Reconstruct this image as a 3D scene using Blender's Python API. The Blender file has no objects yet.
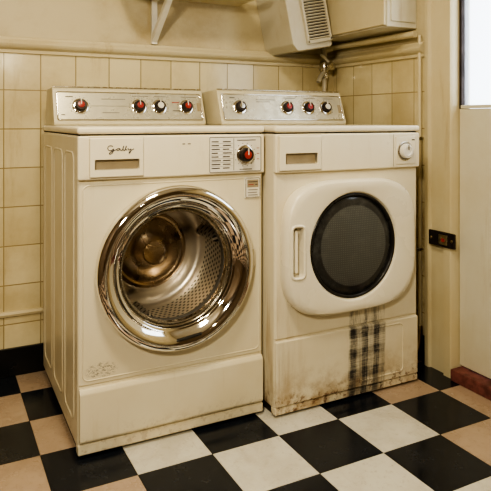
import bpy, bmesh, math, random
from mathutils import Vector, Matrix
random.seed(3)
C = bpy.context
SC = C.scene
COL = SC.collection

# ------------------------------------------------------------------ materials
class G:
    def __init__(s, name):
        s.m = bpy.data.materials.new(name); s.m.use_nodes = True
        s.nt = s.m.node_tree; s.nt.nodes.clear()
        s.out = s.nt.nodes.new('ShaderNodeOutputMaterial')
        s.b = s.nt.nodes.new('ShaderNodeBsdfPrincipled')
        s.nt.links.new(s.b.outputs[0], s.out.inputs[0])
        s._xyz = None
    def put(s, sock, v):
        if isinstance(v, bpy.types.NodeSocket): s.nt.links.new(v, sock)
        elif v is not None:
            if isinstance(v, tuple) and len(v) == 3 and sock.type == 'RGBA': v = (*v, 1)
            sock.default_value = v
    def n(s, t, props=None, ins=None):
        nd = s.nt.nodes.new(t)
        for k, v in (props or {}).items(): setattr(nd, k, v)
        for k, v in (ins or {}).items(): s.put(nd.inputs[k], v)
        return nd
    def math(s, op, a, b=None, c=None, clamp=False):
        nd = s.n('ShaderNodeMath', {'operation': op, 'use_clamp': clamp})
        for i, v in enumerate((a, b, c)):
            if v is not None: s.put(nd.inputs[i], v)
        return nd.outputs[0]
    def mix(s, f, a, b, blend='MIX'):
        nd = s.n('ShaderNodeMix', {'data_type': 'RGBA', 'blend_type': blend})
        s.put(nd.inputs[0], f); s.put(nd.inputs[6], a); s.put(nd.inputs[7], b)
        return nd.outputs[2]
    def coord(s): 
        if not getattr(s, '_c', None): s._c = s.n('ShaderNodeTexCoord').outputs['Object']
        return s._c
    def xyz(s):
        if not s._xyz: s._xyz = s.n('ShaderNodeSeparateXYZ', ins={0: s.coord()})
        return s._xyz.outputs
    def scaled(s, v):
        return s.n('ShaderNodeMapping', ins={'Vector': s.coord(), 'Scale': v}).outputs[0]
    def noise(s, scale, detail=4, rough=.55, vec=None):
        return s.n('ShaderNodeTexNoise', ins={'Vector': vec or s.coord(), 'Scale': scale, 'Detail': detail, 'Roughness': rough}).outputs['Fac']
    def step(s, v, a, b, lo=0.0, hi=1.0):
        return s.n('ShaderNodeMapRange', {'interpolation_type': 'SMOOTHSTEP'}, {0: v, 1: a, 2: b, 3: lo, 4: hi}).outputs[0]
    def bump(s, h, strength=.2, dist=.002):
        nd = s.n('ShaderNodeBump', ins={'Strength': strength, 'Distance': dist, 'Height': h})
        s.put(s.b.inputs['Normal'], nd.outputs[0])
    def fin(s, col=None, rough=None, metal=None, **kw):
        s.put(s.b.inputs['Base Color'], col); s.put(s.b.inputs['Roughness'], rough); s.put(s.b.inputs['Metallic'], metal)
        for k, v in kw.items(): s.put(s.b.inputs[k.replace('_', ' ')], v)
        return s.m

def simple(name, col, rough=.4, metal=0, var=.12, scale=14):
    g = G(name); n = g.noise(scale)
    d = tuple(c*(1-var*2) for c in col)
    return g.fin(g.mix(g.step(n, .35, .75), col, d), g.step(n, .2, .8, rough*.85, min(1, rough*1.2)), metal)

def enamel(name, base, dirt=(.34,.22,.10), zdirt=.12, stain=False, scratch=False, amt=1.0, rough=.28):
    g = G(name); x, y, z = g.xyz()
    n1 = g.noise(3.0, 5, .6); n2 = g.noise(38, 4, .7); n3 = g.noise(1, 6, .7, g.scaled((26, 26, 3)))
    c = g.mix(g.math('MULTIPLY', g.step(n1, .38, .75), .35), base, tuple(b*k for b, k in zip(base, (.86, .79, .64))))
    c = g.mix(g.math('MULTIPLY', g.step(n3, .56, .8), .26), c, tuple(b*k for b, k in zip(base, (.62, .50, .32))))
    low = g.step(z, 0.0, zdirt*2.0, 1, 0)
    grim = g.math('MULTIPLY', low, g.step(g.noise(9, 6, .7), .38, .66))
    c = g.mix(g.math('MULTIPLY', grim, .85*amt), c, dirt)
    rust = g.math('MULTIPLY', g.step(z, .03, .11, 1, 0), g.step(n2, .52, .62))
    c = g.mix(g.math('MULTIPLY', rust, .9*amt), c, (.15, .065, .028))
    sp = g.step(n2, .73, .77)
    c = g.mix(g.math('MULTIPLY', sp, .5*amt), c, (.25, .16, .09))
    if scratch:
        rx = g.math('POWER', g.math('DIVIDE', g.math('SUBTRACT', x, .075), .06), 2); rz = g.math('POWER', g.math('DIVIDE', g.math('SUBTRACT', z, .275), .028), 2)
        mk = g.math('MULTIPLY', g.step(g.math('ADD', rx, rz), .3, 1.1, 1, 0), g.step(g.noise(1, 6, .85, g.scaled((90, 90, 160))), .50, .56))
        c = g.mix(g.math('MULTIPLY', mk, .8), c, (.13, .12, .12))
    if stain:
        front = g.step(y, .010, .02, 1, 0)
        run = g.math('MULTIPLY', g.math('MULTIPLY', g.step(x, .16, .0), g.step(z, .62, .30)), g.step(g.noise(1, 6, .7, g.scaled((30, 30, 2.5))), .45, .68))
        c = g.mix(g.math('MULTIPLY', run, .45), c, (.36, .23, .10))
        wob = g.math('MULTIPLY', g.math('SUBTRACT', g.noise(14), .5), .016)
        xx = g.math('ADD', g.math('ADD', x, wob), g.math('MULTIPLY', z, -.03))
        mx = g.math('MULTIPLY', g.step(xx, .318, .326), g.step(xx, .494, .504, 1, 0))
        up = g.math('MULTIPLY', g.step(z, .40, .30), g.step(g.noise(1, 5, .8, g.scaled((120, 1, 8))), .40, .56))
        vb = g.step(g.math('SINE', g.math('MULTIPLY', g.math('SUBTRACT', xx, .33), 112)), -.35, .35)
        hb = g.step(g.math('SINE', g.math('MULTIPLY', z, 80)), -.2, .5)
        vs = g.step(g.noise(1, 5, .8, g.scaled((190, 1, 6))), .38, .60)
        hs = g.step(g.noise(1, 5, .8, g.scaled((8, 1, 200))), .40, .60)
        p = g.math('ADD', g.math('MULTIPLY', vb, .42), g.math('MULTIPLY', hb, .24))
        p = g.math('ADD', p, g.math('MULTIPLY', g.math('ADD', vs, hs), .28))
        p = g.math('MULTIPLY', p, g.step(g.noise(22, 6, .8), .28, .52, .62, 1))
        m = g.math('MULTIPLY', g.math('MULTIPLY', mx, front), p, clamp=True)
        m = g.math('MULTIPLY', m, g.math('MAXIMUM', g.step(z, .29, .275), g.math('MULTIPLY', up, .85)), clamp=True)
        m = g.math('MULTIPLY', m, g.step(z, .0, .03, .5, .98), clamp=True)
        c = g.mix(m, c, (.022, .022, .026))
    g.bump(g.noise(140, 2), .03, .001)
    return g.fin(c, g.step(n1, .3, .8, rough, rough+.18), 0)

CREAM = (.74, .68, .52)
M_wash = enamel('enamel_cream_washer', CREAM, scratch=True, amt=.30, zdirt=.05)
M_dry = enamel('enamel_cream_dryer', (.75, .69, .54), stain=True, amt=1.0)
M_band = enamel('enamel_control_band', (.80, .74, .59), amt=.4, rough=.24)
M_door = enamel('enamel_door_white', (.80, .75, .62), zdirt=.01, amt=.35, rough=.22)
M_console = enamel('console_cream', (.62, .57, .42), zdirt=.001, amt=.6)
M_chrome = simple('chrome', (.84, .82, .78), .06, 1, .03)
M_brush = simple('brushed_steel', (.62, .58, .50), .26, 1, .1, 40)
M_bronze = simple('tarnished_drum_dome', (.58, .45, .31), .26, 1, .25, 9)
M_face = simple('console_faceplate', (.60, .57, .46), .28, .35, .08, 20)
M_black = simple('black_plastic', (.02, .018, .016), .3, 0, .1)
M_dark = simple('dark_shadow_gap', (.035, .028, .022), .7, 0, .1)
M_rubber = simple('grey_rubber_gasket', (.10, .092, .08), .5, 0, .15)
M_red = simple('red_plastic', (.38, .05, .045), .3, 0, .1)
M_ink = simple('printed_ink', (.06, .05, .05), .6, 0, .05)
M_ink2 = simple('printed_ink_grey', (.22, .20, .17), .6, 0, .05)
M_white = simple('white_plastic', (.78, .75, .66), .35, 0, .06)
M_recess = simple('recess_beige', (.40, .33, .22), .5, 0, .1)  # beige darkened for recess shade; badge field, seam and print share it
M_iron = simple('dark_iron', (.07, .055, .05), .45, .7, .2)
M_step = simple('red_painted_step', (.24, .085, .075), .6, 0, .3, 22)
M_brass = simple('old_brass', (.42, .33, .2), .35, 1, .2)

def dirty_paint(name, base, rough=.45):
    g = G(name); n = g.noise(2.2, 6, .65); n3 = g.noise(1, 6, .7, g.scaled((14, 14, 1.5)))
    c = g.mix(g.math('MULTIPLY', g.step(n, .4, .75), .5), base, tuple(b*k for b, k in zip(base, (.85, .77, .60))))
    c = g.mix(g.math('MULTIPLY', g.step(n3, .54, .8), .6), c, tuple(b*k for b, k in zip(base, (.6, .47, .30))))
    g.bump(g.noise(60, 3), .08, .002)
    return g.fin(c, rough, 0)
M_trim = dirty_paint('trim_paint_cream', (.64, .57, .39), .38)
M_doorpaint = dirty_paint('door_paint_white', (.67, .64, .53), .45)
M_base = simple('black_baseboard', (.010, .010, .012), .3, 0, .1)
M_boxp = dirty_paint('appliance_beige', (.56, .53, .44), .4)
M_ceil = dirty_paint('ceiling_paint', (.55, .49, .38), .7)
M_back = dirty_paint('far_wall_ochre', (.15, .105, .065), .7)

def tilewall(name, ax):
    g = G(name); X = g.xyz(); h = X[ax]; z = X[2]
    v = g.n('ShaderNodeCombineXYZ', ins={0: h, 1: g.math('ADD', z, .116), 2: 0.0}).outputs[0]
    br = g.n('ShaderNodeTexBrick', {'offset': 0.0, 'squash': 1.0}, {'Vector': v, 'Color1': (.73, .65, .43, 1), 'Color2': (.62, .54, .34, 1),
        'Mortar': (.33, .26, .145, 1), 'Scale': 1.0, 'Mortar Size': .0024, 'Mortar Smooth': .25, 'Bias': -.2, 'Brick Width': .150, 'Row Height': .1665})
    n = g.noise(2.4, 6, .65); n3 = g.noise(1, 6, .7, g.scaled((11, 11, 1.6)))
    tc = g.mix(g.math('MULTIPLY', g.step(n, .40, .72), .55), br.outputs['Color'], (.45, .35, .18))
    tc = g.mix(g.math('MULTIPLY', g.step(n3, .55, .78), .45), tc, (.36, .26, .13))
    up = g.step(z, 1.375, 1.377)
    pc = g.mix(g.math('MULTIPLY', g.step(g.noise(3, 6, .7), .38, .70), .65), (.58, .51, .34), (.40, .31, .17))
    c = g.mix(up, tc, pc)
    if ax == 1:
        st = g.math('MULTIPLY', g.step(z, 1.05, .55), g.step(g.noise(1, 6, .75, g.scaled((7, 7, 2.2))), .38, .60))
        c = g.mix(g.math('MULTIPLY', st, .75), c, (.20, .12, .055))  # brown stain and shadow beside the dryer, both put into the tile colour
    hgt = g.math('MULTIPLY', g.math('SUBTRACT', 1.0, br.outputs['Fac']), g.math('SUBTRACT', 1.0, up))
    hh = g.math('ADD', hgt, g.math('MULTIPLY', g.noise(9, 3), .30))
    g.bump(hh, .6, .003)
    return g.fin(c, g.math('ADD', g.math('MULTIPLY', up, .35), g.step(n, .3, .8, .10, .24)), 0)
M_tileB = tilewall('glazed_wall_tile', 0)
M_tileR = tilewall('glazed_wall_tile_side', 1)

def floormat(name, a, b, rough, dirt):
    g = G(name); n = g.noise(5, 6, .7); n2 = g.noise(40, 6, .8); n4 = g.noise(1, 6, .8, g.scaled((60, 7, 1)))
    c = g.mix(g.step(n, .35, .7), a, b)
    c = g.mix(g.math('MULTIPLY', g.step(n2, .54, .70), .55), c, dirt)
    c = g.mix(g.math('MULTIPLY', g.step(n4, .58, .72), .40), c, dirt)
    g.bump(g.noise(25, 3), .05, .002)
    return g.fin(c, g.step(n, .3, .7, rough, rough+.16), 0)
F_black = floormat('floor_tile_black', (.008, .011, .018), (.016, .020, .028), .14, (.055, .052, .05))
F_cream = floormat('floor_tile_cream', (.68, .66, .58), (.57, .54, .46), .16, (.34, .29, .22))
F_pink = floormat('floor_tile_blush', (.47, .36, .27), (.39, .29, .21), .18, (.26, .19, .13))
F_seam = simple('floor_seam', (.03, .025, .02), .7)

def drum_mat(cx, cz):
    g = G('perforated_drum_steel'); x, y, z = g.xyz()
    ang = g.math('ARCTAN2', g.math('SUBTRACT', z, cz), g.math('SUBTRACT', x, cx))
    a = g.math('MULTIPLY', ang, 72/(2*math.pi)); b = g.math('MULTIPLY', y, 52)
    a = g.math('ADD', a, g.math('MULTIPLY', g.math('MODULO', g.math('FLOOR', b), 2), .5))
    fa = g.math('SUBTRACT', g.math('FRACT', a), .5); fb = g.math('SUBTRACT', g.math('FRACT', b), .5)
    d = g.math('ADD', g.math('MULTIPLY', fa, fa), g.math('MULTIPLY', fb, fb))
    hole = g.math('MULTIPLY', g.step(d, .05, .09, 1, 0), g.math('MULTIPLY', g.step(y, .10, .11), g.step(y, .285, .29, 1, 0)))
    c = g.mix(hole, (.70, .65, .57), (.012, .011, .010))
    g.bump(hole, .4, -.002)
    return g.fin(c, .34, g.math('MULTIPLY', g.math('SUBTRACT', 1.0, hole), .9))

# ------------------------------------------------------------------ geometry
def finish(name, bm, mat, parent=None, M=None, sharp=40, wn=True):
    if M is not None: bmesh.ops.transform(bm, matrix=M, verts=bm.verts)
    bmesh.ops.recalc_face_normals(bm, faces=bm.faces)
    me = bpy.data.meshes.new(name); bm.to_mesh(me); bm.free()
    for m in (mat if isinstance(mat, list) else [mat]): me.materials.append(m)
    o = bpy.data.objects.new(name, me); COL.objects.link(o)
    smooth(o, sharp, wn)
    if parent: o.parent = parent
    return o
def smooth(o, sharp=40, wn=True):
    me = o.data
    me.polygons.foreach_set('use_smooth', [True]*len(me.polygons))
    me.set_sharp_from_angle(angle=math.radians(sharp))
    if wn:
        w = o.modifiers.new('wn', 'WEIGHTED_NORMAL'); w.keep_sharp = True
def box(name, x, y, z, mat, parent=None, bev=0, seg=3, M=None):
    bm = bmesh.new()
    bmesh.ops.create_cube(bm, size=1)
    for v in bm.verts:
        v.co = Vector(((x[0]+x[1])/2+v.co.x*(x[1]-x[0]), (y[0]+y[1])/2+v.co.y*(y[1]-y[0]), (z[0]+z[1])/2+v.co.z*(z[1]-z[0])))
    if bev: bmesh.ops.bevel(bm, geom=bm.edges[:], offset=bev, segments=seg, profile=.5, affect='EDGES')
    return finish(name, bm, mat, parent, M)
def loft(name, rings, mat, parent=None, seg=96, cap0=False, cap1=False, M=None, sharp=40, cx=0, cz=0, close=False):
    """rings: (a, b, n, y) super-ellipses in the XZ plane"""
    bm = bmesh.new(); R = []
    for a, b, n, y in rings:
        r = []
        for i in range(seg):
            t = 2*math.pi*i/seg; c, s = math.cos(t), math.sin(t)
            r.append(bm.verts.new((cx+a*math.copysign(abs(c)**(2/n), c), y, cz+b*math.copysign(abs(s)**(2/n), s))))
        R.append(r)
    pr = list(zip(R, R[1:])) + ([(R[-1], R[0])] if close else [])
    for p, q in pr:
        for i in range(seg):
            j = (i+1) % seg; bm.faces.new((p[i], p[j], q[j], q[i]))
    if cap0: bm.faces.new(R[0])
    if cap1: bm.faces.new(R[-1][::-1])
    return finish(name, bm, mat, parent, M, sharp, wn=False)
def lathe(name, prof, mat, parent=None, cx=0, cz=0, **k):
    return loft(name, [(r, r, 2, y) for r, y in prof], mat, parent, cx=cx, cz=cz, **k)
def prism(name, poly, axis, a0, a1, mat, parent=None, bev=0, M=None):
    bm = bmesh.new()
    def P(p, a): return {'x': (a, p[0], p[1]), 'y': (p[0], a, p[1]), 'z': (p[0], p[1], a)}[axis]
    A = [bm.verts.new(P(p, a0)) for p in poly]; B = [bm.verts.new(P(p, a1)) for p in poly]
    bm.faces.new(A); bm.faces.new(B[::-1])
    for i in range(len(poly)):
        j = (i+1) % len(poly); bm.faces.new((A[i], A[j], B[j], B[i]))
    if bev:
        bmesh.ops.recalc_face_normals(bm, faces=bm.faces)
        bmesh.ops.bevel(bm, geom=bm.edges[:], offset=bev, segments=2, profile=.5, affect='EDGES')
    return finish(name, bm, mat, parent, M)
def tube(name, pts, r, mat, parent=None, cyc=False, res=5, M=None, smoothc=False):
    cu = bpy.data.curves.new(name, 'CURVE'); cu.dimensions = '3D'; cu.bevel_depth = r; cu.bevel_resolution = res; cu.use_fill_caps = True
    if smoothc:
        sp = cu.splines.new('NURBS'); sp.points.add(len(pts)-1); sp.order_u = 4; sp.use_endpoint_u = True; sp.resolution_u = 8
    else:
        sp = cu.splines.new('POLY'); sp.points.add(len(pts)-1)
    for p, q in zip(sp.points, pts): p.co = (*q, 1)
    sp.use_cyclic_u = cyc
    t = bpy.data.objects.new('tmp', cu); COL.objects.link(t); C.view_layer.update()
    me = bpy.data.meshes.new_from_object(t.evaluated_get(C.evaluated_depsgraph_get()))
    bpy.data.objects.remove(t); me.name = name
    if M is not None: me.transform(M)
    me.materials.clear(); me.materials.append(mat)
    o = bpy.data.objects.new(name, me); COL.objects.link(o); smooth(o, 50, False)
    if parent: o.parent = parent
    return o
def cut(o, cutters, keep=False):
    o.modifiers.clear()
    for c in cutters:
        c.modifiers.clear()
        b = o.modifiers.new('b', 'BOOLEAN'); b.operation = 'DIFFERENCE'; b.solver = 'EXACT'; b.object = c
    C.view_layer.update()
    me = bpy.data.meshes.new_from_object(o.evaluated_get(C.evaluated_depsgraph_get()))
    o.modifiers.clear(); o.data = me
    if not keep:
        for c in cutters: bpy.data.objects.remove(c)
    smooth(o, 35, True); return o
def empty(name, loc, rz=0):
    e = bpy.data.objects.new(name, None); e.empty_display_size = .1; COL.objects.link(e)
    e.location = loc; e.rotation_euler = (0, 0, math.radians(rz)); return e
def rrect(x0, x1, z0, z1, r, y, k=6):
    pts = []
    for cx, cz, a0 in ((x1-r, z1-r, 0), (x0+r, z1-r, 90), (x0+r, z0+r, 180), (x1-r, z0+r, 270)):
        for i in range(k+1):
            a = math.radians(a0+90*i/k); pts.append((cx+r*math.cos(a), y, cz+r*math.sin(a)))
    return pts
def knob(name, x, z, r, parent, capmat, M=None, y0=0, skirt=M_chrome, body=M_black, depth=.024):
    """dial, axis along -y"""
    lathe(name+'_skirt', [(r*1.0, y0), (r*1.0, y0-.004), (r*.86, y0-.007), (r*.7, y0-.007)], skirt, parent, cx=x, cz=z, seg=40, cap1=True, M=M)
    lathe(name+'_grip', [(r*.74, y0-.005), (r*.70, y0-depth*.85), (r*.64, y0-depth), (r*.46, y0-depth)], body, parent, cx=x, cz=z, seg=28, cap1=True, M=M)
    lathe(name+'_cap', [(r*.42, y0-depth+.001), (r*.40, y0-depth-.003), (r*.2, y0-depth-.004)], capmat, parent, cx=x, cz=z, seg=24, cap1=True, M=M)
    box(name+'_pointer', (x-.0015, x+.0015), (y0-depth-.0055, y0-depth), (z, z+r*.66), M_white, parent, M=M)

HB = 1.040; HT = 1.066
def common(P, W, D, mat, cutters):
    body = box('cabinet_body', (0, W), (0, D), (.03, HB), mat, None, .011, 4)
    g1 = box('c', (-.05, W+.05), (-.05, .005), (.884, .892), mat)
    cut(body, [g1]+cutters); body.parent = P
    prism('plinth', [(.012, .02), (W-.012, .02), (W-.012, D-.02), (.012, D-.02)], 'z', 0, .04, M_dark, P)
    box('top_lid', (-.004, W+.004), (-.012, D), (HB+.002, HT), M_band, P, .009, 4)
    box('lid_gap', (.004, W-.004), (.004, D-.01), (HB-.004, HB+.006), M_dark, P)
    return body
def drawer_and_band(P, W, x0, x1, rx0, rx1, rz0, rz1):
    band = box('control_band', (-.002, W+.002), (-.012, .012), (.894, 1.036), M_band, None, .006, 3)
    dr = box('detergent_drawer', (x0, x1), (-.021, -.002), (.902, 1.030), M_band, None, .004, 3)
    cu = box('c', (rx0, rx1), (-.05, -.0005), (rz0, rz1), M_band, None, .004, 2)
    cut(dr, [cu], True)
    gr = box('c2', (x0-.003, x1+.003), (-.05, -.0095), (.899, 1.033), M_band)
    cut(band, [cu, gr]); band.parent = P; dr.parent = P
    box('drawer_recess_shade', (rx0-.001, rx1+.001), (-.0022, -.0006), (rz0-.001, rz1+.001), M_recess, P)  # recess shadow put into the plate's darker beige

def console(P, X0, W, y0, knobs, D, accents):
    zb, zt = HT, 1.222
    y1 = y0+.055
    prism('console_housing', [(y0-.004, zb), (y0-.006, zb+.012), (y1-.012, zt-.008), (y1, zt), (D-.03, zt-.004), (D-.005, zb+.06), (D-.005, zb)], 'x', X0, W, M_console, P, .005)
    th = math.atan2(y1-y0-.006, zt-zb-.02)
    M = Matrix.Translation((0, y0-.006, zb+.012)) @ Matrix.Rotation(-th, 4, 'X')
    H = .140
    box('console_faceplate', (X0+.018, W-.018), (-.004, .004), (.012, H-.012), M_face, P, .002, 2, M)
    tube('console_bezel', rrect(X0+.016, W-.016, .010, H-.010, .008, -.004), .0026, M_chrome, P, True, 3, M)
    tube('console_top_trim', [(X0+.004, y1-.004, zt+.001), (W-.004, y1-.004, zt+.001)], .003, M_brush, P)
    for i, (s, cm, bm_) in enumerate(knobs):
        knob('console_knob_%d' % (i+1), s, .068, .033, P, cm, M, -.004, body=bm_)
        for k in range(11):
            a = math.radians(-30+k*24)
            cx, cz = s+.041*math.cos(a), .068+.041*math.sin(a)
            box('dial_tick_%d_%d' % (i+1, k), (cx-.0012, cx+.0012), (-.0048, -.004), (cz-.0012, cz+.0012), M_ink, P, M=M)
    for i, (a, b, c, d, m) in enumerate(accents):
        box('console_print_%d' % i, (a, b), (-.0052, -.004), (c, d), m, P, M=M)

# ================================================================== WASHER
W1 = .672; D1 = .74
P = empty('washing_machine', (-.003, 0, 0), -.5)
cx, cz = .333, .585
hole = lathe('c', [(.236, -.1), (.236, .42)], M_wash, None, cx=cx, cz=cz, seg=96, cap0=True, cap1=True)
g2 = box('c', (-.05, W1+.05), (-.05, .005), (.228, .235), M_wash)
common(P, W1, D1, M_wash, [hole, g2])
tube('front_panel_bead', rrect(.016, W1-.016, .247, .876, .02, -.0002), .0022, M_wash, P, True, 3)
prism('kick_panel', [(-.010, .052), (-.014, .060), (-.014, .210), (-.006, .224), (.01, .224), (.01, .052)], 'x', .004, W1-.004, M_wash, P, .004)
box('base_rail', (.0, W1), (-.006, .03), (.012, .046), M_wash, P, .005, 3)
for sx in (.06, W1-.06):
    for sy in (.07, D1-.07):
        lathe('levelling_foot', [(.02, 0), (.02, .012)], M_black, P, seg=20, cap0=True, cap1=True, M=Matrix.Translation((sx, sy, 0)) @ Matrix.Rotation(math.pi/2, 4, 'X'))
for a, b in ((.06, .22), (.27, .45), (.50, .68)):
    bm_pts = [(p[1]+.0012, p[0], p[2]) for p in rrect(a, b, .10, .98, .03, 0)]
    tube('side_embossing', bm_pts, .004, M_wash, P, True, 3)
drawer_and_band(P, W1, .034, .212, .050, .198, .926, .960)
raw = [[(0,.012),(-.006,.016),(-.013,.012),(-.014,.002),(-.008,-.004),(0,0),(.003,.006),(.001,-.008),(-.006,-.016),(-.012,-.012),(-.002,-.004),(.010,.001)],
       [(.018,.004),(.013,.006),(.009,.001),(.013,-.004),(.018,.001),(.019,.005),(.019,-.002),(.024,-.003)],
       [(.024,-.003),(.031,.014),(.027,.014),(.026,-.003),(.031,-.003)], [(.031,-.003),(.038,.014),(.034,.014),(.033,-.003),(.038,-.001)],
       [(.040,.005),(.041,-.002),(.046,-.001),(.049,.005),(.047,-.012),(.041,-.014),(.044,-.006),(.056,.002)]]
for i, st in enumerate(raw):
    tube('script_emblem', [(.108+px_*1.25, -.0216, .991+pz_*.95) for px_, pz_ in st], .0013, M_ink, P, False, 2, smoothc=True)
# control cluster
box('control_cluster_plate', (.450, .660), (-.0145, -.010), (.900, 1.030), M_white, P, .002, 2)
tube('cluster_outline', rrect(.453, .657, .903, 1.027, .004, -.0148), .0013, M_ink2, P, True, 2)
for r in range(8):
    z = 1.011-.0134*r
    for c in range(2):
        a = .460+c*.044; L = random.uniform(.024, .036)
        box('cluster_text', (a, a+L), (-.0154, -.0144), (z-.0017, z+.0017), M_ink, P)
    if r: tube('cluster_rule', [(.457, -.0147, z+.0067), (.543, -.0147, z+.0067)], .0005, M_ink2, P, False, 1)
tube('cluster_divider', [(.547, -.0148, .908), (.547, -.0148, 1.022)], .0009, M_ink, P, False, 2)
box('cluster_text_head', (.56, .635), (-.0154, -.0144), (1.014, 1.0168), M_ink, P)
box('cluster_text_foot', (.57, .62), (-.0154, -.0144), (.909, .9115), M_ink, P)
knob('programme_knob', .592, .963, .035, P, M_red, None, -.0145, skirt=M_chrome, body=M_iron, depth=.026)
for k in range(14):
    a = math.radians(k*360/14); x_, z_ = .592+.0415*math.cos(a), .963+.0415*math.sin(a)
    box('programme_tick', (x_-.0012, x_+.0012), (-.0154, -.0144), (z_-.0012, z_+.0012), M_ink, P)
for z_ in (.985, .965, .945):
    box('indicator_mark', (.640, .650), (-.0154, -.0144), (z_, z_+.002), M_red, P)
for x_ in (.352, .372): 
    box('indicator_mark', (x_, x_+.010), (-.0128, -.0118), (1.004, 1.007), M_ink, P)
# badge
box('rating_badge', (.596, .662), (-.005, .002), (.802, .880), M_white, P, .003, 2)
tube('badge_frame', rrect(.600, .658, .806, .876, .005, -.005), .0014, M_brush, P, True, 2)
box('badge_field', (.606, .652), (-.0056, -.0046), (.842, .870), M_recess, P)
for i, (a, b, z, m) in enumerate(((.610, .648, .862, M_ink), (.610, .632, .852, M_red), (.638, .648, .852, M_ink), (.610, .648, .833, M_ink2), (.608, .645, .823, M_ink2), (.610, .648, .814, M_ink2))):
    box('badge_text_%d' % i, (a, b), (-.0062, -.0050), (z-.0013, z+.0013), m, P)
# chrome door ring
ring = [(.240, .012), (.264, .0), (.275, -.004), (.281, -.014), (.281, -.030), (.277, -.044), (.269, -.053), (.260, -.056), (.250, -.055),
        (.238, -.050), (.226, -.041), (.217, -.031), (.212, -.024), (.208, -.024), (.205, -.020), (.201, -.008), (.198, .006)]
lathe('chrome_door_ring', ring, M_chrome, P, cx=cx, cz=cz, seg=160, sharp=75)
lathe('door_ring_lip', [(.199, .004), (.195, -.004), (.190, -.004), (.188, .006), (.189, .016)], M_brush, P, cx=cx, cz=cz, seg=128, sharp=60)
lathe('door_gasket', [(.190, .012), (.187, .016), (.187, .024), (.192, .032), (.190, .042), (.196, .052), (.204, .056)], M_rubber, P, cx=cx, cz=cz, seg=96, sharp=70)
M_drum = drum_mat(cx, cz)
lathe('drum', [(.200, .054), (.216, .062), (.229, .078), (.231, .10), (.231, .29), (.226, .31), (.208, .322), (.175, .320), (.168, .312), (.150, .306)],
      M_drum, P, cx=cx, cz=cz, seg=128, cap1=True, sharp=50)
lathe('drum_back_dome', [(.150, .308), (.148, .292), (.136, .282), (.128, .284), (.118, .268), (.098, .252), (.070, .240), (.046, .235), (.040, .240), (.02, .243)], M_bronze, P, cx=cx, cz=cz, seg=96, cap1=True, sharp=30)
for k in range(3):
    a = 75+120*k
    M = Matrix.Translation((cx, 0, cz)) @ Matrix.Rotation(math.radians(a), 4, 'Y')
    prism('drum_lifter', [(-.026, .2325), (-.012, .206), (-.004, .199), (.004, .199), (.012, .206), (.026, .2325)], 'y', .125, .30, M_drum, P, .004, M)
Mb = Matrix.Translation((cx+.030, -.046, cz-.240)) @ Matrix.Rotation(math.radians(-7), 4, 'Y') @ Matrix.Rotation(math.radians(38), 4, 'X')
box('ring_badge', (-.045, .045), (-.004, .004), (-.013, .013), M_black, P, .002, 2, Mb)
box('ring_badge_text', (-.03, .03), (-.0048, -.0038), (-.002, .003), M_chrome, P, M=Mb)
box('door_catch', (cx+.262, cx+.292), (-.030, .002), (cz-.030, cz+.040), M_chrome, P, .006, 3)
acc = [(.055, .085, .108, .111, M_ink), (.035, .05, .03, .033, M_ink), (.20, .30, .100, .1022, M_ink2), (.20, .27, .040, .0422, M_ink2),
       (.505, .540, .088, .091, M_red), (.505, .545, .050, .0525, M_ink), (.62, .640, .05, .09, M_recess), (.33, .40, .115, .1172, M_ink2), (.43, .49, .115, .1172, M_ink2), (.55, .62, .115, .1172, M_ink2), (.15, .32, .070, .0708, M_ink2)]
console(P, .006, W1-.016, .50, [(.112, M_red, M_iron), (.356, M_red, M_iron), (.446, M_white, M_iron), (.570, M_red, M_iron)], D1-.03, acc)

# ================================================================== DRYER
W2 = .684; D2 = .70
Q = empty('tumble_dryer', (.690, -.060, 0), 0)
g2 = box('c', (-.05, W2+.05), (-.05, .006), (.281, .288), M_dry)
common(Q, W2, D2, M_dry, [g2])
box('lower_drawer_front', (.002, W2-.002), (-.008, .008), (.040, .279), M_dry, Q, .006, 3)
box('base_rail', (.0, W2), (-.003, .03), (.010, .036), M_dry, Q, .004, 3)
tube('lower_panel_handle_outline', rrect(.375, .600, .065, .262, .022, -.0082), .0030, M_dry, Q, True, 3)
drawer_and_band(Q, W2, .010, .192, .034, .176, .925, .966)
box('band_seam', (.545, .5475), (-.0128, -.0115), (.900, 1.030), M_recess, Q)
box('button_plate', (.556, .662), (-.0155, -.010), (.908, 1.022), M_band, Q, .004, 2)
lathe('start_knob_ring', [(.039, -.015), (.039, -.019), (.036, -.020), (.033, -.017)], M_brush, Q, cx=.604, cz=.962, seg=48)
lathe('start_knob_well', [(.0345, -.0158), (.031, -.0165)], M_ink2, Q, cx=.604, cz=.962, seg=48, cap1=True)
lathe('start_knob', [(.030, -.0155), (.030, -.030), (.027, -.036), (.018, -.038), (.015, -.035)], M_white, Q, cx=.604, cz=.962, seg=48, cap1=True)
box('start_knob_pointer', (.6025, .6055), (-.0395, -.037), (.966, .988), M_ink2, Q)
box('button_mark', (.640, .655), (-.0168, -.0150), (1.005, 1.009), M_ink, Q)
dx, dz = .324, .609
def R(a, b, n, y): return (a, b, n, y)
door = loft('door_frame', [R(.288, .240, 3.8, .002), R(.303, .250, 3.8, -.002), R(.307, .254, 3.7, -.026), R(.304, .251, 3.6, -.044), R(.296, .244, 3.5, -.054), R(.280, .232, 3.2, -.058),
        R(.244, .220, 2.5, -.056), R(.214, .210, 2.05, -.055), R(.205, .205, 2, -.052), R(.200, .200, 2, -.042), R(.197, .197, 2, -.030)], M_door, None, seg=128, cap0=True, cap1=True, cx=dx, cz=dz, sharp=60)
hc = box('c', (dx-.280, dx-.236), (-.08, -.022), (dz-.090, dz+.090), M_door, None, .012, 3)
cut(door, [hc]); door.parent = Q
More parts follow.
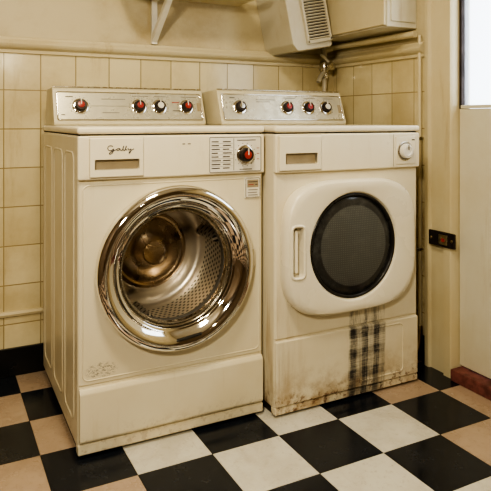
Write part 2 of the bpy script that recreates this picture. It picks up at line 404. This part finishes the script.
tube('door_handle_rim', rrect(dx-.285, dx-.231, dz-.095, dz+.095, .016, -.056), .0055, M_door, Q, True, 4)
box('door_handle_grip', (dx-.266, dx-.252), (-.050, -.026), (dz-.078, dz+.078), M_door, Q, .006, 3)
box('handle_well_shade', (dx-.278, dx-.238), (-.0235, -.0215), (dz-.086, dz+.086), M_recess, Q)  # plate coloured darker to shade the handle well
lathe('window_seal', [(.201, -.040), (.198, -.047), (.193, -.048), (.189, -.044), (.188, -.030)], M_black, Q, cx=dx, cz=dz, seg=96, sharp=60)
g = G('smoked_window_glass'); x, y, z = g.xyz()
r2 = g.math('SQRT', g.math('ADD', g.math('POWER', g.math('SUBTRACT', x, dx), 2), g.math('POWER', g.math('SUBTRACT', z, dz), 2)))
mesh = g.math('MULTIPLY', g.step(g.math('SINE', g.math('MULTIPLY', x, 760)), 0, 1), g.step(g.math('SINE', g.math('MULTIPLY', z, 760)), 0, 1))
core = g.step(r2, .150, .156, 1, 0)
lint = g.step(g.noise(9, 6, .75), .45, .75)
c = g.mix(core, (.030, .030, .030), (.085, .088, .084))
c = g.mix(g.math('MULTIPLY', g.math('MULTIPLY', mesh, core), .6), c, (.20, .198, .18))
c = g.mix(g.math('MULTIPLY', lint, .35), c, (.17, .17, .155))
M_glass = g.fin(c, g.step(g.noise(5, 5), .3, .7, .08, .22), 0)
lathe('smoked_window', [(.192, -.032), (.186, -.037), (.17, -.0415), (.15, -.0455), (.12, -.050), (.09, -.053), (.06, -.055), (.03, -.056), (.008, -.0563)], M_glass, Q, cx=dx, cz=dz, seg=96, cap1=True, sharp=60)
acc = [(.05, .075, .112, .115, M_ink), (.18, .28, .105, .1072, M_ink2), (.18, .25, .095, .0972, M_ink2), (.32, .39, .115, .1172, M_ink2), (.44, .50, .115, .1172, M_ink2), (.545, .60, .115, .1172, M_ink2), (.620, .640, .045, .085, M_recess)]
console(Q, -.004, W2-.026, .455, [(.094, M_brush, M_iron), (.336, M_red, M_iron), (.450, M_red, M_iron), (.548, M_white, M_iron)], D2, acc)

# ================================================================== ROOM
XL, XR, YF, YB, ZC = -1.5, 1.552, -3.2, .78, 2.5
bm = bmesh.new()
def quadbox(x0, x1, y0, y1, z0, z1, mi):
    vs = [bm.verts.new(p) for p in ((x0, y0, z0), (x1, y0, z0), (x1, y1, z0), (x0, y1, z0), (x0, y0, z1), (x1, y0, z1), (x1, y1, z1), (x0, y1, z1))]
    for f in ((0, 3, 2, 1), (4, 5, 6, 7), (0, 1, 5, 4), (1, 2, 6, 5), (2, 3, 7, 6), (3, 0, 4, 7)):
        bm.faces.new([vs[i] for i in f]).material_index = mi
quadbox(XL-.1, XR+.1, YF-.1, YB+.1, -.06, -.002, 3)
for i in range(-9, 6):
    for j in range(-13, 7):
        x0, x1 = .395+.25*i, .645+.25*i; y0, y1 = -.415+.25*j, -.165+.25*j
        x0, x1 = max(x0, XL), min(x1, XR); y0, y1 = max(y0, YF), min(y1, YB)
        if x1-x0 < .005 or y1-y0 < .005: continue
        if (i+j) % 2: mi = 0
        else: mi = 2 if (i >= 3 or i <= -2 or random.random() < .12) and (i, j) not in ((0, 0), (1, -1), (2, 0), (-1, 1), (0, -2), (1, 1)) else 1
        e = .0010
        quadbox(x0+e, x1-e, y0+e, y1-e, -.004, 0, mi)
finish('floor', bm, [F_black, F_cream, F_pink, F_seam], wn=False)
box('wall_back', (XL-.1, XR+.1), (YB, YB+.1), (-.06, ZC), M_tileB)
dy0, dy1, dh = -.960, -.085, 2.08
bm = bmesh.new()
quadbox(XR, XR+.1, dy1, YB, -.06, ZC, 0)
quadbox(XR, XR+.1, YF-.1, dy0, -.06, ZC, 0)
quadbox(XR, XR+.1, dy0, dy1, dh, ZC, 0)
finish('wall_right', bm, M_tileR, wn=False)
box('wall_left', (XL-.1, XL), (YF-.1, YB), (-.06, ZC), M_back)
box('wall_front', (XL, XR), (YF-.1, YF), (-.06, ZC), M_back)
box('ceiling', (XL-.1, XR+.1), (YF-.1, YB+.1), (ZC, ZC+.08), M_ceil)
box('baseboard_back', (XL, XR), (YB-.016, YB), (0, .118), M_base, None, .003, 2)
box('baseboard_right', (XR-.014, XR), (.075, YB-.017), (0, .118), M_base, None, .003, 2)
prism('trim_1', [(YB, .250), (YB-.010, .252), (YB-.014, .262), (YB-.010, .272), (YB, .274)], 'x', XL, XR, M_trim)
mould = [(0, 1.372), (.012, 1.374), (.014, 1.388), (.022, 1.392), (.034, 1.400), (.038, 1.412), (.032, 1.424), (.020, 1.430), (.016, 1.440), (0, 1.444)]
prism('trim_2', [(YB-a, b) for a, b in mould], 'x', XL, XR, M_trim)
prism('trim_3', [(XR-a, b) for a, b in mould], 'y', .075, YB-.04, M_trim)

# overhead shelf and bracket
S = empty('wall_shelf', (0, 0, 0))
box('shelf_board', (.34, .96), (.47, .779), (1.665, 1.690), M_trim, S, .003, 2)
for bx in (.512,):
    box('bracket_wall_leg', (bx-.014, bx+.014), (.762, .779), (1.446, 1.664), M_white, S, .002, 2)
    box('bracket_top_leg', (bx-.014, bx+.014), (.50, .779), (1.648, 1.664), M_white, S, .002, 2)
    prism('bracket_brace', [(.765, 1.452), (.765, 1.490), (.545, 1.655), (.505, 1.655)], 'x', bx-.013, bx+.013, M_white, S, .002)

# ventilator with louvres, hung slightly askew
V = empty('wall_ventilator', (0, 0, 0))
MV = Matrix.Translation((1.345, 0, 1.465)) @ Matrix.Rotation(math.radians(-12), 4, 'Y') @ Matrix.Translation((-1.345, 0, -1.465))
prism('ventilator_casing', [(1.118, 1.50), (1.140, 1.462), (1.335, 1.455), (1.345, 1.465), (1.345, 1.90), (1.118, 1.90)], 'y', .50, .779, M_boxp, V, .006, MV)
box('grille_back', (1.205, 1.332), (.494, .502), (1.500, 1.88), M_dark, V, M=MV)
for k in range(26):
    z = 1.507+k*.0143
    M = MV @ Matrix.Translation((0, .492, z)) @ Matrix.Rotation(math.radians(-35), 4, 'X')
    box('louvre', (1.204, 1.334), (-.006, .006), (-.0022, .0022), M_boxp, V, M=M)
box('grille_stile_a', (1.196, 1.208), (.484, .502), (1.490, 1.89), M_boxp, V, .002, 2, MV)
box('grille_stile_b', (1.328, 1.340), (.484, .502), (1.490, 1.89), M_boxp, V, .002, 2, MV)
box('grille_sill', (1.196, 1.340), (.484, .502), (1.486, 1.503), M_boxp, V, .002, 2, MV)

# wall cabinet on the right
K = empty('wall_cabinet', (0, 0, 0))
box('cabinet_carcass', (1.378, XR-.001), (.130, .66), (1.505, 2.15), M_doorpaint, K, .005, 2)
box('cabinet_door', (1.361, 1.377), (.134, .655), (1.512, 2.145), M_trim, K, .004, 2)
box('cabinet_end_panel', (1.395, 1.535), (.122, .131), (1.53, 2.12), M_doorpaint, K, .004, 2)

# pipework near the corner
U = empty('water_pipe', (0, 0, 0))
tube('supply_pipe', [(1.512, .10, 1.475), (1.512, .30, 1.477), (1.512, .70, 1.480)], .015, M_trim, U)
tube('supply_drop', [(1.46, .735, 1.50), (1.46, .735, 1.26)], .013, M_boxp, U)
tube('supply_elbow', [(1.512, .70, 1.480), (1.508, .73, 1.478), (1.49, .738, 1.47), (1.46, .735, 1.46)], .015, M_trim, U, smoothc=True)
lathe('valve_body', [(.022, .03), (.027, .015), (.027, -.015), (.022, -.03)], M_brush, U, seg=24, cap0=True, cap1=True, M=Matrix.Translation((1.46, .735, 1.375)) @ Matrix.Rotation(math.pi/2, 4, 'X'))
tube('valve_spindle', [(1.46, .735, 1.375), (1.46, .675, 1.375)], .008, M_brass, U)
lathe('valve_handwheel', [(.010, .006), (.022, .004), (.024, 0), (.022, -.006), (.010, -.008)], M_brush, U, seg=24, cap0=True, cap1=True, M=Matrix.Translation((1.46, .672, 1.375)))
tube('valve_outlet', [(1.46, .735, 1.345), (1.425, .72, 1.33), (1.405, .71, 1.29)], .012, M_boxp, U, smoothc=True)
tube('valve_nut', [(1.46, .735, 1.335), (1.46, .735, 1.312)], .020, M_brush, U, res=1)
tube('valve_lever', [(1.46, .700, 1.40), (1.43, .69, 1.425), (1.400, .68, 1.43)], .007, M_white, U, smoothc=True)
tube('hose', [(1.46, .735, 1.31), (1.46, .735, 1.22), (1.455, .735, 1.10), (1.45, .74, .9), (1.44, .74, .6)], .011, M_boxp, U, smoothc=True)

# conduit on right wall
E = empty('wall_conduit', (0, 0, 0))
tube('conduit_pipe', [(XR-.014, .098, .16), (XR-.014, .098, 1.47)], .009, M_trim, E)
tube('conduit_foot', [(XR-.014, .098, .16), (XR-.014, .098, .10), (XR-.03, .09, .06), (XR-.06, .085, .05)], .013, M_brass, E, smoothc=True)
for z in (.5, 1.0): box('conduit_clip', (XR-.026, XR-.001), (.086, .110), (z, z+.012), M_brush, E, .002, 2)

# door casing, door with glazed upper half
A = empty('door_casing', (0, 0, 0))
prism('casing_jamb', [(XR, .062), (XR-.022, .060), (XR-.030, .050), (XR-.030, .030), (XR-.018, .022), (XR-.018, -.055), (XR-.034, -.064), (XR-.034, -.100), (XR-.020, -.108), (XR+.06, -.112), (XR+.06, -.086), (XR, -.086)], 'z', 0, 2.18, M_trim, A)
prism('casing_jamb_far', [(XR, -.958), (XR+.06, -.958), (XR+.06, -.932), (XR-.02, -.936), (XR-.034, -.945), (XR-.034, -1.08), (XR, -1.09)], 'z', 0, 2.18, M_trim, A)
box('casing_head', (XR-.032, XR-.001), (-1.08, .060), (2.082, 2.20), M_trim, A, .005, 2)
DR = empty('door_1', (0, 0, 0))
a, b = -.930, -.114
box('door_lower_panel', (XR+.006, XR+.046), (a, b), (.055, 1.135), M_doorpaint, DR, .004, 2)
box('door_stile_near', (XR+.006, XR+.046), (b-.012, b), (1.136, 2.07), M_iron, DR)
box('door_stile_far', (XR+.006, XR+.046), (a, a+.07), (1.136, 2.07), M_doorpaint, DR, .003, 2)
box('door_top_rail', (XR+.006, XR+.046), (a+.071, b-.013), (1.99, 2.07), M_doorpaint, DR, .003, 2)
box('door_glazing_bead', (XR, XR+.012), (a+.07, b-.012), (1.136, 1.150), M_doorpaint, DR, .002, 2)
gg = G('frosted_pane')
tr = gg.n('ShaderNodeBsdfTranslucent', ins={'Color': (.95, .97, 1, 1)}); tp = gg.n('ShaderNodeBsdfTransparent')
mx = gg.n('ShaderNodeMixShader', ins={0: .75, 1: tr.outputs[0], 2: tp.outputs[0]})
gg.nt.links.new(mx.outputs[0], gg.out.inputs[0])
box('door_pane', (XR+.022, XR+.027), (a+.071, b-.013), (1.151, 1.989), gg.m, DR)
SP = empty('door_strike_plate', (0, 0, 0))
box('strike_body', (XR-.046, XR-.0345), (-.135, .012), (.548, .612), M_iron, SP, .004, 2)
box('strike_lip', (XR-.051, XR-.044), (-.100, -.050), (.558, .602), M_brush, SP, .003, 2)
box('strike_red_mark', (XR-.054, XR-.050), (-.085, -.069), (.572, .586), M_red, SP, .001, 2)
for yy in (-.120, -.004):
    lathe('strike_screw', [(.007, 0), (.005, -.003)], M_brass, SP, seg=16, cap1=True, M=Matrix.Translation((XR-.046, yy, .580)) @ Matrix.Rotation(math.radians(-90), 4, 'Z'))
box('door_threshold', (XR-.050, XR+.09), (-.93, -.116), (0, .050), M_step, None, .006, 2)

# ================================================================== LIGHT
def area(name, loc, target, size, power, col):
    l = bpy.data.lights.new(name, 'AREA'); l.shape = 'DISK'; l.size = size; l.energy = power; l.color = col
    o = bpy.data.objects.new(name, l); COL.objects.link(o); o.location = loc
    o.rotation_euler = (Vector(target)-Vector(loc)).to_track_quat('-Z', 'Y').to_euler(); return o
area('added_ceiling_light', (.0, -.9, 2.46), (.0, -.89, 0), .4, 22, (1, .87, .63))  # unseen area light added under the ceiling, no fixture modelled
area('added_front_left_light', (-.95, -2.1, 1.90), (.7, .2, .5), .28, 30, (1, .89, .68))  # unseen area light added to light the machines from front left
l = bpy.data.lights.new('wall_bulb', 'POINT'); l.energy = 7; l.shadow_soft_size = .06; l.color = (1, .89, .68)
o = bpy.data.objects.new('wall_bulb', l); COL.objects.link(o); o.location = (.2, -2.6, 1.66)

w = bpy.data.worlds.new('daylight'); SC.world = w; w.use_nodes = True
bg = w.node_tree.nodes['Background']; bg.inputs[0].default_value = (.88, .94, 1, 1); bg.inputs[1].default_value = 2.8

# ================================================================== CAMERA
cd = bpy.data.cameras.new('camera'); cam = bpy.data.objects.new('camera', cd); COL.objects.link(cam)
cam.location = (-.406, -1.951, 1.088); cam.rotation_euler = (math.radians(90), 0, math.radians(-27.3))
cd.sensor_width = 36; cd.lens = 44.0; cd.shift_y = -.2556; cd.clip_start = .02
SC.camera = cam
try:
    SC.view_settings.view_transform = 'AgX'; SC.view_settings.look = 'AgX - High Contrast'; SC.view_settings.exposure = .25
except Exception as e: print(e)
